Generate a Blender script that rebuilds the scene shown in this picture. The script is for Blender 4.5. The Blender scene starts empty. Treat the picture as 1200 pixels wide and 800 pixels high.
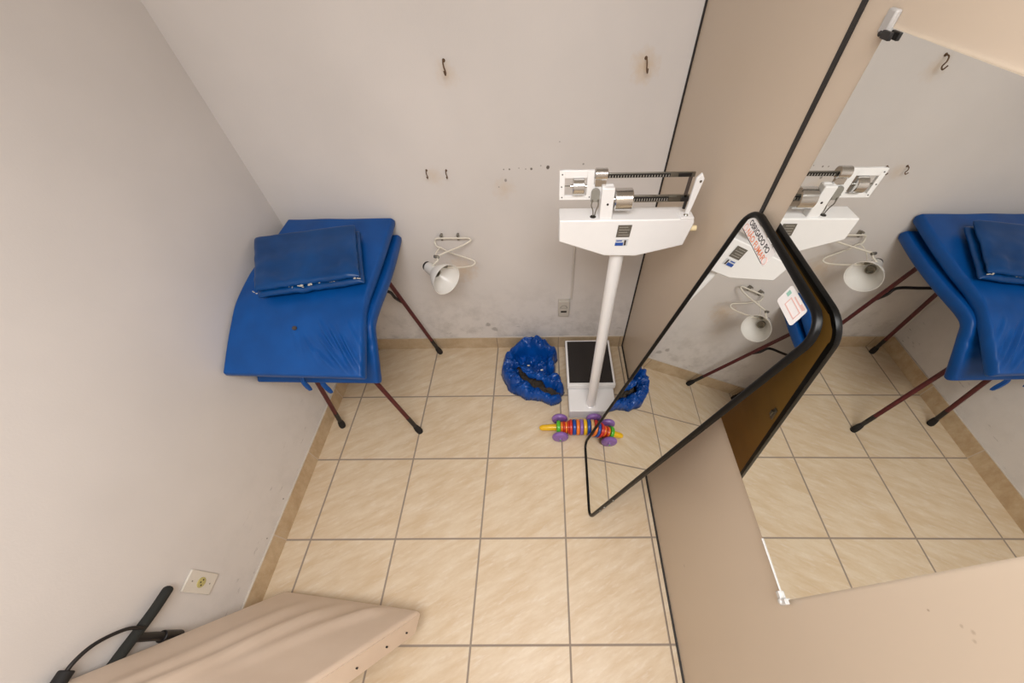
import bpy, bmesh, math, random
from mathutils import Vector, Matrix, noise

random.seed(7)
U = 0.43                                   # one floor tile, metres
SC = bpy.context.scene
COL = SC.collection
WLOC = {}                                  # world location of every object


def P(x, y, z):
    """tile units -> metres"""
    return Vector((x * U, y * U, z * U))


XL, XR, YB, YF, ZC = -0.3057, 4.068, 0.980, -7.2, 6.15   # room shell in tile units


# ------------------------------------------------------------------ materials
def lin(c):
    c = c / 255.0
    return c / 12.92 if c <= 0.04045 else ((c + 0.055) / 1.055) ** 2.4


def rgb(r, g, b):
    return (lin(r), lin(g), lin(b), 1.0)


def new_mat(name):
    m = bpy.data.materials.new(name)
    m.use_nodes = True
    nt = m.node_tree
    return m, nt, nt.nodes['Principled BSDF']


def N(nt, typ, **kw):
    n = nt.nodes.new(typ)
    for k, v in kw.items():
        if k == 'inp':
            for i, val in v.items():
                n.inputs[i].default_value = val
        else:
            setattr(n, k, v)
    return n


def math_node(nt, op, a, b=None, clamp=False):
    n = nt.nodes.new('ShaderNodeMath')
    n.operation = op
    n.use_clamp = clamp
    for i, v in enumerate((a, b)):
        if v is None:
            continue
        if isinstance(v, (int, float)):
            n.inputs[i].default_value = v
        else:
            nt.links.new(v, n.inputs[i])
    return n.outputs[0]


def mix(nt, fac, a, b):
    n = nt.nodes.new('ShaderNodeMix')
    n.data_type = 'RGBA'
    if isinstance(fac, (int, float)):
        n.inputs[0].default_value = fac
    else:
        nt.links.new(fac, n.inputs[0])
    for i, v in ((6, a), (7, b)):
        if isinstance(v, tuple):
            n.inputs[i].default_value = v
        else:
            nt.links.new(v, n.inputs[i])
    return n.outputs[2]


def ramp(nt, fac, lo, hi):
    n = nt.nodes.new('ShaderNodeMapRange')
    nt.links.new(fac, n.inputs[0])
    n.inputs[1].default_value = lo
    n.inputs[2].default_value = hi
    return n.outputs[0]


def noise_tex(nt, scale, detail=3, vec=None, rough=0.5):
    n = nt.nodes.new('ShaderNodeTexNoise')
    n.inputs['Scale'].default_value = scale
    n.inputs['Detail'].default_value = detail
    n.inputs['Roughness'].default_value = rough
    if vec is not None:
        nt.links.new(vec, n.inputs['Vector'])
    return n.outputs[0]


def bump(nt, b, height, strength, dist=0.002):
    n = nt.nodes.new('ShaderNodeBump')
    n.inputs['Strength'].default_value = strength
    n.inputs['Distance'].default_value = dist
    nt.links.new(height, n.inputs['Height'])
    nt.links.new(n.outputs[0], b.inputs['Normal'])


def simple(name, col, rough=0.5, metal=0.0, var=0.06, scale=30, bmp=0.0, coat=0.0, spec=0.5):
    """procedural material: a colour gently mottled by noise"""
    m, nt, b = new_mat(name)
    pos = N(nt, 'ShaderNodeNewGeometry').outputs['Position']
    f = noise_tex(nt, scale, 4, pos)
    c2 = tuple(max(0, c * (1 - 2 * var)) for c in col[:3]) + (1.0,)
    c1 = tuple(min(1, c * (1 + var)) for c in col[:3]) + (1.0,)
    nt.links.new(mix(nt, f, c1, c2), b.inputs['Base Color'])
    b.inputs['Roughness'].default_value = rough
    b.inputs['Metallic'].default_value = metal
    b.inputs['Specular IOR Level'].default_value = spec
    b.inputs['Coat Weight'].default_value = coat
    if bmp:
        bump(nt, b, f, bmp)
    return m


def wall_material(name, col, spots, stains, low=0.0):
    m, nt, b = new_mat(name)
    pos = N(nt, 'ShaderNodeNewGeometry').outputs['Position']
    big = noise_tex(nt, 2.2, 4, pos)
    fine = noise_tex(nt, 160, 2, pos)
    c = mix(nt, ramp(nt, big, 0.35, 0.7), col, tuple(v * 0.93 for v in col[:3]) + (1.0,))
    sep = N(nt, 'ShaderNodeSeparateXYZ')
    nt.links.new(pos, sep.inputs[0])
    if low:
        # grime band and scuffs just above the skirting
        h = ramp(nt, sep.outputs[2], 0.62, 0.10)
        g = noise_tex(nt, 7, 6, pos, 0.7)
        k = math_node(nt, 'MULTIPLY', h, ramp(nt, g, 0.46, 0.78))
        c = mix(nt, math_node(nt, 'MULTIPLY', k, low), c, rgb(96, 88, 80))
        mp = N(nt, 'ShaderNodeMapping', inp={'Scale': (6, 6, 26)})
        nt.links.new(pos, mp.inputs[0])
        s = noise_tex(nt, 2.0, 5, mp.outputs[0], 0.65)
        h2 = ramp(nt, sep.outputs[2], 0.36, 0.12)
        k = math_node(nt, 'MULTIPLY', h2, ramp(nt, s, 0.63, 0.72))
        c = mix(nt, math_node(nt, 'MULTIPLY', k, 0.7), c, rgb(70, 66, 60))
    dist = noise_tex(nt, 40, 3, pos)
    for lst, sharp in ((stains, False), (spots, True)):
        for (p, r, sc, a) in lst:
            d = N(nt, 'ShaderNodeVectorMath', operation='DISTANCE')
            nt.links.new(pos, d.inputs[0])
            d.inputs[1].default_value = p
            dd = math_node(nt, 'ADD', d.outputs['Value'], math_node(nt, 'MULTIPLY', math_node(nt, 'SUBTRACT', dist, 0.5), r * 1.2))
            f = ramp(nt, dd, r, r * (0.6 if sharp else 0.05))
            c = mix(nt, math_node(nt, 'MULTIPLY', f, a), c, sc)
    nt.links.new(c, b.inputs['Base Color'])
    b.inputs['Roughness'].default_value = 0.6
    b.inputs['Specular IOR Level'].default_value = 0.3
    bump(nt, b, math_node(nt, 'ADD', math_node(nt, 'MULTIPLY', big, 2.0), math_node(nt, 'MULTIPLY', fine, 0.25)), 0.25, 0.004)
    return m


def tile_material(name, c_light, c_mid, c_streak, grout, axis_u=0, axis_v=1, v_on=True, u_on=True, gw=0.0024):
    m, nt, b = new_mat(name)
    pos = N(nt, 'ShaderNodeNewGeometry').outputs['Position']
    sep = N(nt, 'ShaderNodeSeparateXYZ')
    nt.links.new(pos, sep.inputs[0])
    cells, dists = [], []
    for ax, on in ((axis_u, u_on), (axis_v, v_on)):
        t = math_node(nt, 'DIVIDE', sep.outputs[ax], U)
        fl = math_node(nt, 'FLOOR', t)
        fr = math_node(nt, 'SUBTRACT', t, fl)
        cells.append(fl)
        if on:
            dists.append(math_node(nt, 'MINIMUM', fr, math_node(nt, 'SUBTRACT', 1.0, fr)))
    cmb = N(nt, 'ShaderNodeCombineXYZ')
    nt.links.new(cells[0], cmb.inputs[0])
    nt.links.new(cells[1], cmb.inputs[1])
    wn = N(nt, 'ShaderNodeTexWhiteNoise')
    nt.links.new(cmb.outputs[0], wn.inputs['Vector'])
    off = N(nt, 'ShaderNodeVectorMath', operation='SCALE')
    nt.links.new(wn.outputs['Color'], off.inputs[0])
    off.inputs['Scale'].default_value = 9.0
    add = N(nt, 'ShaderNodeVectorMath', operation='ADD')
    nt.links.new(pos, add.inputs[0])
    nt.links.new(off.outputs[0], add.inputs[1])
    mr = N(nt, 'ShaderNodeMapping')
    mr.inputs['Rotation'].default_value = (0, 0, math.radians(-27))
    nt.links.new(add.outputs[0], mr.inputs[0])
    mp = N(nt, 'ShaderNodeMapping')
    mp.inputs['Scale'].default_value = (3.6, 15, 8)
    nt.links.new(mr.outputs[0], mp.inputs[0])
    s1 = noise_tex(nt, 1.5, 6, mp.outputs[0], 0.62)
    s2 = noise_tex(nt, 4.5, 4, mp.outputs[0], 0.6)
    s3 = noise_tex(nt, 60, 4, pos, 0.7)
    c = mix(nt, ramp(nt, s1, 0.36, 0.66), c_mid, c_light)
    c = mix(nt, math_node(nt, 'MULTIPLY', ramp(nt, s2, 0.54, 0.74), 0.42), c, c_streak)
    c = mix(nt, math_node(nt, 'MULTIPLY', ramp(nt, s3, 0.5, 0.72), 0.25), c, c_mid)
    dmin = dists[0] if len(dists) == 1 else math_node(nt, 'MINIMUM', dists[0], dists[1])
    g = ramp(nt, dmin, gw / U * 1.35, gw / U * 0.8)
    c = mix(nt, g, c, grout)
    nt.links.new(c, b.inputs['Base Color'])
    r = math_node(nt, 'ADD', math_node(nt, 'MULTIPLY', g, 0.4), math_node(nt, 'ADD', 0.36, math_node(nt, 'MULTIPLY', s3, 0.12)))
    nt.links.new(r, b.inputs['Roughness'])
    b.inputs['Specular IOR Level'].default_value = 0.4
    h = math_node(nt, 'SUBTRACT', math_node(nt, 'MULTIPLY', s1, 0.35), g)
    bump(nt, b, h, 0.35, 0.002)
    return m


def vinyl(name, col, dark, rough=0.42, flecks=False):
    m, nt, b = new_mat(name)
    pos = N(nt, 'ShaderNodeNewGeometry').outputs['Position']
    f = noise_tex(nt, 9, 5, pos)
    c = mix(nt, ramp(nt, f, 0.3, 0.75), col, dark)
    fine = noise_tex(nt, 420, 2, pos)
    nt.links.new(c, b.inputs['Base Color'])
    b.inputs['Roughness'].default_value = rough
    b.inputs['Specular IOR Level'].default_value = 0.36
    bump(nt, b, math_node(nt, 'ADD', math_node(nt, 'MULTIPLY', fine, 0.25), f), 0.25, 0.002)
    return m


M = {}
PANEL_MARKS = [(-2.909, 3.038, 0.0028, 0.8), (-2.971, 3.15, 0.0045, 0.45), (-2.995, 3.139, 0.0035, 0.4), (-2.955, 3.125, 0.003, 0.4), (-2.41, 0.71, 0.006, 0.5)]
M['floor'] = tile_material('cream_streaked_tile', rgb(219, 202, 176), rgb(206, 183, 151), rgb(230, 221, 208), rgb(150, 136, 123), gw=0.0040)
M['base_back'] = tile_material('skirting_tile_back', rgb(202, 182, 153), rgb(182, 159, 128), rgb(204, 189, 165), rgb(150, 132, 114), 0, 2, v_on=False)
M['base_left'] = tile_material('skirting_tile_left', rgb(206, 184, 152), rgb(186, 160, 126), rgb(206, 190, 164), rgb(205, 190, 172), 2, 1, u_on=False)
M['grout_edge'] = simple('pale_grout', rgb(205, 196, 184), 0.8)
YW = YB * U
HOLE, RUST, YEL = rgb(70, 58, 48), rgb(150, 112, 76), rgb(206, 178, 140)
back_spots = [((2.832 * U, YW, 2.813 * U), 0.009, HOLE, 0.9), ((2.66 * U, YW, 2.80 * U), 0.006, HOLE, 0.8),
              ((2.43 * U, YW, 2.80 * U), 0.0045, HOLE, 0.8), ((2.37 * U, YW, 2.80 * U), 0.004, HOLE, 0.7),
              ((2.38 * U, YW, 2.69 * U), 0.009, HOLE, 0.55), ((2.60 * U, YW, 2.80 * U), 0.003, HOLE, 0.7),
              ((3.20 * U, YW, 2.84 * U), 0.005, HOLE, 0.5), ((2.76 * U, YW, 2.83 * U), 0.003, HOLE, 0.6),
              ((2.53 * U, YW, 2.81 * U), 0.003, HOLE, 0.6), ((2.30 * U, YW, 2.62 * U), 0.004, HOLE, 0.5),
              ((2.95 * U, YW, 3.05 * U), 0.003, HOLE, 0.5), ((1.90 * U, YW, 0.52 * U), 0.02, rgb(92, 84, 76), 0.45),
              ((2.0 * U, YW, 0.42 * U), 0.024, rgb(92, 84, 76), 0.4)]
back_stains = [((1.945 * U, YW, 3.60 * U), 0.05, YEL, 0.35), ((3.668 * U, YW, 3.62 * U), 0.06, YEL, 0.6),
               ((1.62 * U, YW, 2.74 * U), 0.05, YEL, 0.3), ((1.70 * U, YW, 1.55 * U), 0.10, YEL, 0.5),
               ((2.35 * U, YW, 2.60 * U), 0.06, YEL, 0.3)]
M['wall_back'] = wall_material('painted_plaster_back', rgb(222, 217, 213), back_spots, back_stains, 0.5)
M['wall_left'] = wall_material('painted_plaster_left', rgb(222, 217, 213), [((XL * U, -1.62 * U, 0.31 * U), 0.005, HOLE, 0.8), ((XL * U, -2.05 * U, 0.30 * U), 0.004, HOLE, 0.8)], [], 0.15)
M['wall_plain'] = wall_material('painted_plaster', rgb(222, 217, 213), [], [])
M['ceiling'] = simple('white_ceiling_paint', rgb(232, 230, 226), 0.7)
M['panel'] = simple('beige_laminate', rgb(205, 188, 168), 0.32, var=0.015, scale=3, spec=0.4)
def add_spots(m, spots):
    nt = m.node_tree
    b = nt.nodes['Principled BSDF']
    c = b.inputs['Base Color'].links[0].from_socket
    pos = N(nt, 'ShaderNodeNewGeometry').outputs['Position']
    nz = noise_tex(nt, 90, 3, pos)
    for (p, r, sc, a) in spots:
        d = N(nt, 'ShaderNodeVectorMath', operation='DISTANCE')
        nt.links.new(pos, d.inputs[0])
        d.inputs[1].default_value = p
        dd = math_node(nt, 'ADD', d.outputs['Value'], math_node(nt, 'MULTIPLY', math_node(nt, 'SUBTRACT', nz, 0.5), r * 2.0))
        c = mix(nt, math_node(nt, 'MULTIPLY', ramp(nt, dd, r, r * 0.4), a), c, sc)
    nt.links.new(c, b.inputs['Base Color'])


SCUFF = rgb(150, 128, 108)
add_spots(M['panel'], [(P(XR, y, z), r, SCUFF, a) for (y, z, r, a) in PANEL_MARKS])
M['strip'] = simple('black_rubber_strip', rgb(34, 30, 28), 0.55)
M['blue'] = vinyl('blue_vinyl', rgb(3, 80, 156), rgb(2, 68, 136), 0.40)
M['blue_dark'] = vinyl('blue_vinyl_worn', rgb(2, 70, 132), rgb(1, 56, 110), 0.32)
M['blue_bag'] = vinyl('blue_bag_vinyl', rgb(4, 82, 172), rgb(2, 54, 124), 0.28)
M['foam'] = simple('white_foam', rgb(214, 208, 196), 0.9, var=0.2, scale=200)
M['cream'] = vinyl('cream_vinyl', rgb(226, 206, 186), rgb(220, 199, 178), 0.46)
M['maroon'] = simple('maroon_enamel', rgb(86, 26, 30), 0.38, var=0.2, scale=60)
M['black_tube'] = simple('black_enamel_tube', rgb(30, 27, 27), 0.42)
M['rubber'] = simple('black_rubber', rgb(26, 24, 24), 0.75)
M['foam_grip'] = simple('black_foam_grip', rgb(36, 37, 34), 0.85, bmp=0.3, scale=300)
M['white_enamel'] = simple('white_enamel', rgb(238, 237, 236), 0.35, var=0.012, coat=0.2)
M['white_plastic'] = simple('white_plastic', rgb(222, 216, 205), 0.4, var=0.03)
M['grey_plastic'] = simple('grey_plastic', rgb(196, 190, 180), 0.45, var=0.03)
M['chrome'] = simple('chrome', rgb(215, 214, 212), 0.16, 1.0, var=0.03)
M['steel'] = simple('dull_steel', rgb(150, 147, 138), 0.32, 1.0, var=0.1)
M['black_bar'] = simple('black_scale_bar', rgb(28, 25, 24), 0.4)
M['tick'] = simple('pale_bar_marks', rgb(190, 188, 182), 0.4, 0.6)
M['mat_rubber'] = simple('black_platform_rubber', rgb(36, 31, 29), 0.7, bmp=0.3, scale=400)
M['plate_grey'] = simple('grey_metal_plate', rgb(124, 120, 112), 0.4, 0.5, var=0.2, scale=200)
M['label_blue'] = simple('blue_label_print', rgb(34, 78, 160), 0.5)
M['label_pale'] = simple('pale_label_print', rgb(210, 212, 214), 0.5)
M['label_dark'] = simple('dark_label_print', rgb(70, 60, 55), 0.5)
M['yellow_knob'] = simple('pale_yellow_plastic', rgb(238, 220, 176), 0.5)
M['frame_black'] = simple('black_gloss_frame', rgb(10, 9, 9), 0.36, var=0.2, scale=80, spec=0.25)
M['hardboard'] = simple('brown_hardboard', rgb(158, 116, 48), 0.55, var=0.12, scale=14)
M['paper'] = simple('white_sticker_paper', rgb(236, 232, 230), 0.5)
M['ink_black'] = simple('black_ink', rgb(38, 34, 40), 0.5)
M['ink_orange'] = simple('orange_ink', rgb(233, 132, 84), 0.5)
M['ink_pink'] = simple('faded_pink_ink', rgb(226, 186, 178), 0.5)
M['ink_green'] = simple('faded_green_ink', rgb(150, 196, 180), 0.5)
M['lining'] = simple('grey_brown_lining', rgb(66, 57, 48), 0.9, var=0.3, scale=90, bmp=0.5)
M['lamp_paint'] = simple('cream_white_lamp_paint', rgb(226, 220, 206), 0.3, var=0.04)
M['lamp_inner'] = simple('white_reflector_paint', rgb(235, 233, 228), 0.22, var=0.02)
M['rust'] = simple('rusted_steel', rgb(122, 98, 76), 0.75, 0.4, var=0.25, scale=300)
M['socket_yellow'] = simple('yellowed_socket', rgb(196, 186, 122), 0.45)
M['slot'] = simple('dark_slot', rgb(40, 34, 30), 0.6)
M['clip_grey'] = simple('grey_plastic_clip', rgb(176, 172, 168), 0.35, var=0.05)
M['tab'] = simple('grey_zinc_plate', rgb(150, 148, 140), 0.5, 0.2)
M['conduit'] = simple('painted_conduit', rgb(209, 203, 196), 0.6)
M['clip'] = simple('clear_grey_plastic_clip', rgb(205, 203, 200), 0.2, var=0.05)
M['fixture'] = simple('white_fixture', rgb(235, 235, 232), 0.4)
for nm, c in (('red', (206, 48, 32)), ('orange', (238, 122, 34)), ('yellow', (240, 190, 20)), ('green', (82, 182, 44)),
              ('toyblue', (26, 72, 158)), ('purple', (138, 100, 172)), ('wood', (222, 178, 120))):
    M[nm] = simple('painted_wood_' + nm, rgb(*c), 0.35, var=0.05, scale=60, coat=0.2)

# mirror silver
def mirror_mat(name):
    m, nt, b = new_mat(name)
    pos = N(nt, 'ShaderNodeNewGeometry').outputs['Position']
    f = noise_tex(nt, 3, 2, pos)
    nt.links.new(mix(nt, f, (0.86, 0.87, 0.85, 1), (0.83, 0.845, 0.83, 1)), b.inputs['Base Color'])
    b.inputs['Metallic'].default_value = 1.0
    b.inputs['Roughness'].default_value = 0.0
    return m
M['mirror'] = mirror_mat('silvered_mirror')


# ------------------------------------------------------------------ mesh helpers
def frame_of(d, up=Vector((0, 0, 1))):
    d = d.normalized()
    if abs(d.dot(up)) > 0.98:
        up = Vector((1, 0, 0))
    a = up.cross(d).normalized()
    return a, d.cross(a).normalized(), d


def add_box(bm, c, sx, sy, sz, ax=None):
    """box centred on c, sizes in metres, optional 3 axes"""
    ax = ax or (Vector((1, 0, 0)), Vector((0, 1, 0)), Vector((0, 0, 1)))
    vs = []
    for k in (-.5, .5):
        for j in (-.5, .5):
            for i in (-.5, .5):
                vs.append(bm.verts.new(c + ax[0] * (sx * i) + ax[1] * (sy * j) + ax[2] * (sz * k)))
    for f in ((0, 2, 3, 1), (4, 5, 7, 6), (0, 1, 5, 4), (2, 6, 7, 3), (0, 4, 6, 2), (1, 3, 7, 5)):
        bm.faces.new([vs[i] for i in f])


def add_prism(bm, pts, ext):
    """closed polygon pts (Vectors) extruded by ext"""
    a = [bm.verts.new(p) for p in pts]
    b = [bm.verts.new(p + ext) for p in pts]
    n = len(a)
    f1 = bm.faces.new(a)
    bm.faces.new(list(reversed(b)))
    for i in range(n):
        bm.faces.new((a[i], b[i], b[(i + 1) % n], a[(i + 1) % n]))


def smooth_path(pts, n=8, closed=False):
    """Catmull-Rom through pts"""
    out = []
    m = len(pts)
    rng = range(m) if closed else range(m - 1)
    for i in rng:
        p0 = pts[(i - 1) % m] if closed or i > 0 else pts[0] * 2 - pts[1]
        p1, p2 = pts[i], pts[(i + 1) % m]
        p3 = pts[(i + 2) % m] if closed or i + 2 < m else pts[-1] * 2 - pts[-2]
        for k in range(n):
            t = k / n
            out.append(0.5 * ((2 * p1) + (p2 - p0) * t + (2 * p0 - 5 * p1 + 4 * p2 - p3) * t * t + (3 * p1 - p0 - 3 * p2 + p3) * t ** 3))
    if not closed:
        out.append(pts[-1].copy())
    return out


def add_tube(bm, pts, r, seg=10, closed=False, caps=True, sq=None):
    """tube along pts; r a number or a list; sq=(w,h) makes an elliptical section"""
    n = len(pts)
    rs = r if isinstance(r, (list, tuple)) else [r] * n
    rings = []
    up = None
    for i, p in enumerate(pts):
        if closed:
            d = (pts[(i + 1) % n] - pts[i - 1])
        else:
            d = pts[min(i + 1, n - 1)] - pts[max(i - 1, 0)]
        d = d.normalized()
        if up is None:
            a, up, _ = frame_of(d)
        a = up.cross(d).normalized()
        up = d.cross(a).normalized()
        ring = []
        for k in range(seg):
            t = 2 * math.pi * k / seg
            w, h = (1, 1) if sq is None else sq
            ring.append(bm.verts.new(p + a * (math.cos(t) * rs[i] * w) + up * (math.sin(t) * rs[i] * h)))
        rings.append(ring)
    m = n if closed else n - 1
    for i in range(m):
        A, B = rings[i], rings[(i + 1) % n]
        for k in range(seg):
            bm.faces.new((A[k], A[(k + 1) % seg], B[(k + 1) % seg], B[k]))
    if caps and not closed:
        bm.faces.new(list(reversed(rings[0])))
        bm.faces.new(rings[-1])


def add_lathe(bm, o, axis, prof, seg=28, cap0=True, cap1=True):
    """prof: list of (distance along axis, radius)"""
    a, b, d = frame_of(axis)
    rings = []
    for (t, r) in prof:
        rings.append([bm.verts.new(o + d * t + (a * math.cos(2 * math.pi * k / seg) + b * math.sin(2 * math.pi * k / seg)) * r) for k in range(seg)])
    for A, B in zip(rings, rings[1:]):
        for k in range(seg):
            bm.faces.new((A[k], A[(k + 1) % seg], B[(k + 1) % seg], B[k]))
    if cap0:
        bm.faces.new(list(reversed(rings[0])))
    if cap1:
        bm.faces.new(rings[-1])


def props(o, label=None, cat=None, group=None, kind=None):
    for k, v in (('label', label), ('category', cat), ('group', group), ('kind', kind)):
        if v:
            o[k] = v
    return o


def obj(name, bm, mat, parent=None, loc=None, smooth=True, bevel=0.0, angle=40, segs=2, label=None):
    """link bm (world coordinates, metres) as ONE mesh object"""
    if loc is None:
        lo = Vector([min(v.co[i] for v in bm.verts) for i in range(3)])
        hi = Vector([max(v.co[i] for v in bm.verts) for i in range(3)])
        loc = Vector(((lo.x + hi.x) / 2, (lo.y + hi.y) / 2, lo.z))
    bmesh.ops.translate(bm, verts=bm.verts, vec=-loc)
    bmesh.ops.recalc_face_normals(bm, faces=bm.faces)
    me = bpy.data.meshes.new(name)
    bm.to_mesh(me)
    bm.free()
    mats = mat if isinstance(mat, list) else [mat]
    for m in mats:
        me.materials.append(m)
    o = bpy.data.objects.new(name, me)
    COL.objects.link(o)
    o.location = loc - (WLOC[parent.name] if parent else Vector())
    WLOC[o.name] = loc
    if parent:
        o.parent = parent
    if smooth:
        me.polygons.foreach_set('use_smooth', [True] * len(me.polygons))
        me.set_sharp_from_angle(angle=math.radians(angle))
    if bevel:
        b = o.modifiers.new('bevel', 'BEVEL')
        b.width = bevel
        b.segments = segs
        b.limit_method = 'ANGLE'
        b.angle_limit = math.radians(35)
        b.harden_normals = False
    if label:
        o['label'] = label
    return o


def thing(name, loc, label, cat, group=None):
    o = bpy.data.objects.new(name, None)
    o.empty_display_size = 0.05
    COL.objects.link(o)
    o.location = loc
    WLOC[o.name] = Vector(loc)
    return props(o, label, cat, group)


def BM():
    return bmesh.new()


def text_bm(s, size, o, ex, ey, off, bold=0.0):
    """flat lettering as mesh: o = lower-left corner, ex = reading direction, ey = up"""
    cu = bpy.data.curves.new('txt', 'FONT')
    cu.body = s
    cu.size = size
    cu.offset = bold
    ob = bpy.data.objects.new('txt', cu)
    COL.objects.link(ob)
    dg = bpy.context.evaluated_depsgraph_get()
    me = bpy.data.meshes.new_from_object(ob.evaluated_get(dg))
    bm = bmesh.new()
    bm.from_mesh(me)
    bpy.data.objects.remove(ob)
    bpy.data.curves.remove(cu)
    bpy.data.meshes.remove(me)
    n = ex.cross(ey).normalized()
    for v in bm.verts:
        x, y = v.co.x, v.co.y
        v.co = o + ex * x + ey * y + n * off
    return bm


def quad(bm, o, ex, ey, w, h, th):
    """thin rectangular plate, o = lower-left corner on its back"""
    n = ex.cross(ey).normalized()
    add_box(bm, o + ex * (w / 2) + ey * (h / 2) + n * (th / 2), w, h, th, (ex, ey, n))


# ------------------------------------------------------------------ setting
def slab(name, lo, hi, mat):
    bm = BM()
    c = (Vector(lo) + Vector(hi)) / 2
    d = Vector(hi) - Vector(lo)
    add_box(bm, c * U, d.x * U, d.y * U, d.z * U)
    o = obj(name, bm, mat, smooth=False)
    return props(o, kind='structure')


T = 0.25
slab('floor', (XL - T, YF - T, -T), (XR + T, YB + T, 0), M['floor'])
slab('ceiling', (XL - T, YF - T, ZC), (XR + T, YB + T, ZC + T), M['ceiling'])
slab('wall_back', (XL - T, YB, 0), (XR + T, YB + T, ZC), M['wall_back'])
slab('wall_left', (XL - T, YF, 0), (XL, YB, ZC), M['wall_left'])
slab('wall_right', (XR, YF, 0), (XR + T, YB, ZC), M['panel'])
slab('wall_front', (XL - T, YF - T, 0), (XR + T, YF, ZC), M['wall_plain'])
slab('baseboard_back', (XL, YB - 0.018, 0), (XR - 0.02, YB, 0.238), M['base_back'])
slab('baseboard_left', (XL, YF, 0), (XL + 0.02, YB - 0.018, 0.238), M['base_left'])
slab('trim_1', (XR - 0.008, -0.984, 0.028), (XR, -0.952, ZC), M['strip'])           # vertical joint strip
slab('trim_2', (XR - 0.014, YB - 0.018, 0.0), (XR, YB, ZC), M['strip'])             # corner strip
slab('trim_3', (XR - 0.016, YF, 0.0), (XR, YB - 0.02, 0.028), M['strip'])           # floor strip
slab('trim_4', (XL, YF, 0.238), (XL + 0.016, YB - 0.018, 0.246), M['grout_edge'])   # grout bead on left skirting
slab('trim_5', (XL + 0.016, YB - 0.014, 0.238), (XR - 0.02, YB, 0.246), M['grout_edge'])
# narrow strip of cut tile along the partition: its joint with the full tiles
slab('trim_6', (4.000, YF, -0.004), (4.007, YB - 0.02, 0.0012), simple('grout_line', rgb(122, 105, 90), 0.8))

# ------------------------------------------------------------------ wall mirror
def mirror_x(y, z):
    return 4.049 + 0.00441 * (y + 2) + 0.00516 * (z - 3)

wm = thing('wall_mirror', P(4.05, -2.0, 2.22), 'large frameless mirror fixed with clips to the beige partition', 'mirror')
y0, y1, z0, z1 = -1.190, -2.814, 2.232, 4.204
bm = BM()
pts = [P(mirror_x(y, z), y, z) for y, z in ((y0, z0), (y1, z0), (y1, z1), (y0, z1))]
add_prism(bm, pts, P(0.010, 0, 0))
obj('mirror_glass', bm, M['mirror'], wm, smooth=False)
bm = BM()
add_box(bm, P(mirror_x(y0, z1) - 0.002, y0 + 0.010, z1 + 0.012), 0.010, 0.022, 0.030)
obj('clip', bm, M['clip_grey'], wm, bevel=0.003, label='grey plastic clip on the far top corner')
bm = BM()
add_box(bm, P(mirror_x(y0, z1) - 0.016, y0 - 0.035, z1 - 0.018), 0.006, 0.022, 0.010)
add_lathe(bm, P(mirror_x(y0, z1) - 0.014, y0 + 0.006, z1 - 0.02), Vector((-1, 0, 0)), [(0, 0.004), (0.003, 0.003)])
obj('clip_screw', bm, M['black_tube'], wm, bevel=0.001)
bm = BM()
add_box(bm, P(mirror_x(y1, z0) - 0.004, y1 - 0.006, z0 + 0.004), 0.010, 0.012, 0.026)
add_box(bm, P(mirror_x(y1, z0) - 0.004, y1 + 0.016, z0 - 0.012), 0.010, 0.026, 0.012)
add_lathe(bm, P(mirror_x(y1, z0) - 0.014, y1 - 0.002, z0 - 0.008), Vector((-1, 0, 0)), [(0, 0.006), (0.003, 0.006), (0.005, 0.004)])
obj('clip', bm, M['clip'], wm, bevel=0.002, label='clear plastic clip on the near bottom corner')
bm = BM()
add_box(bm, P(mirror_x(y1, z0) - 0.002, y1 + 0.17, z0 - 0.002), 0.0025, 0.28 * U, 0.0016)
obj('edge_channel', bm, M['clip'], wm, smooth=False)

# ------------------------------------------------------------------ leaning mirror
LX0, LX1, LZ1 = 3.293, 4.014, 3.40
LYAW = 0.010
ev0 = Vector((LX1 - LX0, 0, LZ1)).normalized()
nrm = Vector((-ev0.z, 0, ev0.x))                      # faces the room
eh0 = Vector((-LYAW, -1, 0)).normalized()
nrm = eh0.cross(ev0).normalized()
if nrm.x > 0:
    nrm = -nrm
ANG = math.radians(2.2)
ev = (ev0 * math.cos(ANG) + eh0 * math.sin(ANG)).normalized()
eh = (eh0 * math.cos(ANG) - ev0 * math.sin(ANG)).normalized()
LO = P(LX0 + 0.003, -0.785, 0.020)                            # lower far corner of the outline
LW, LH = 1.000 * U, 3.472 * U


def rounded(w, h, r, inset, n=8):
    out = []
    rr = [max(0.002, x - inset) for x in r]
    cs = ((w - r[0], r[0], -90, rr[0]), (w - r[1], h - r[1], 0, rr[1]), (r[2], h - r[2], 90, rr[2]), (r[3], r[3], 180, rr[3]))
    for cx, cy, a0, q in cs:
        for k in range(n + 1):
            a = math.radians(a0 + 90 * k / n)
            out.append((cx + q * math.cos(a), cy + q * math.sin(a)))
    return out


def lp(x, y, d=0.0):
    return LO + eh * x + ev * y + nrm * d

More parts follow.
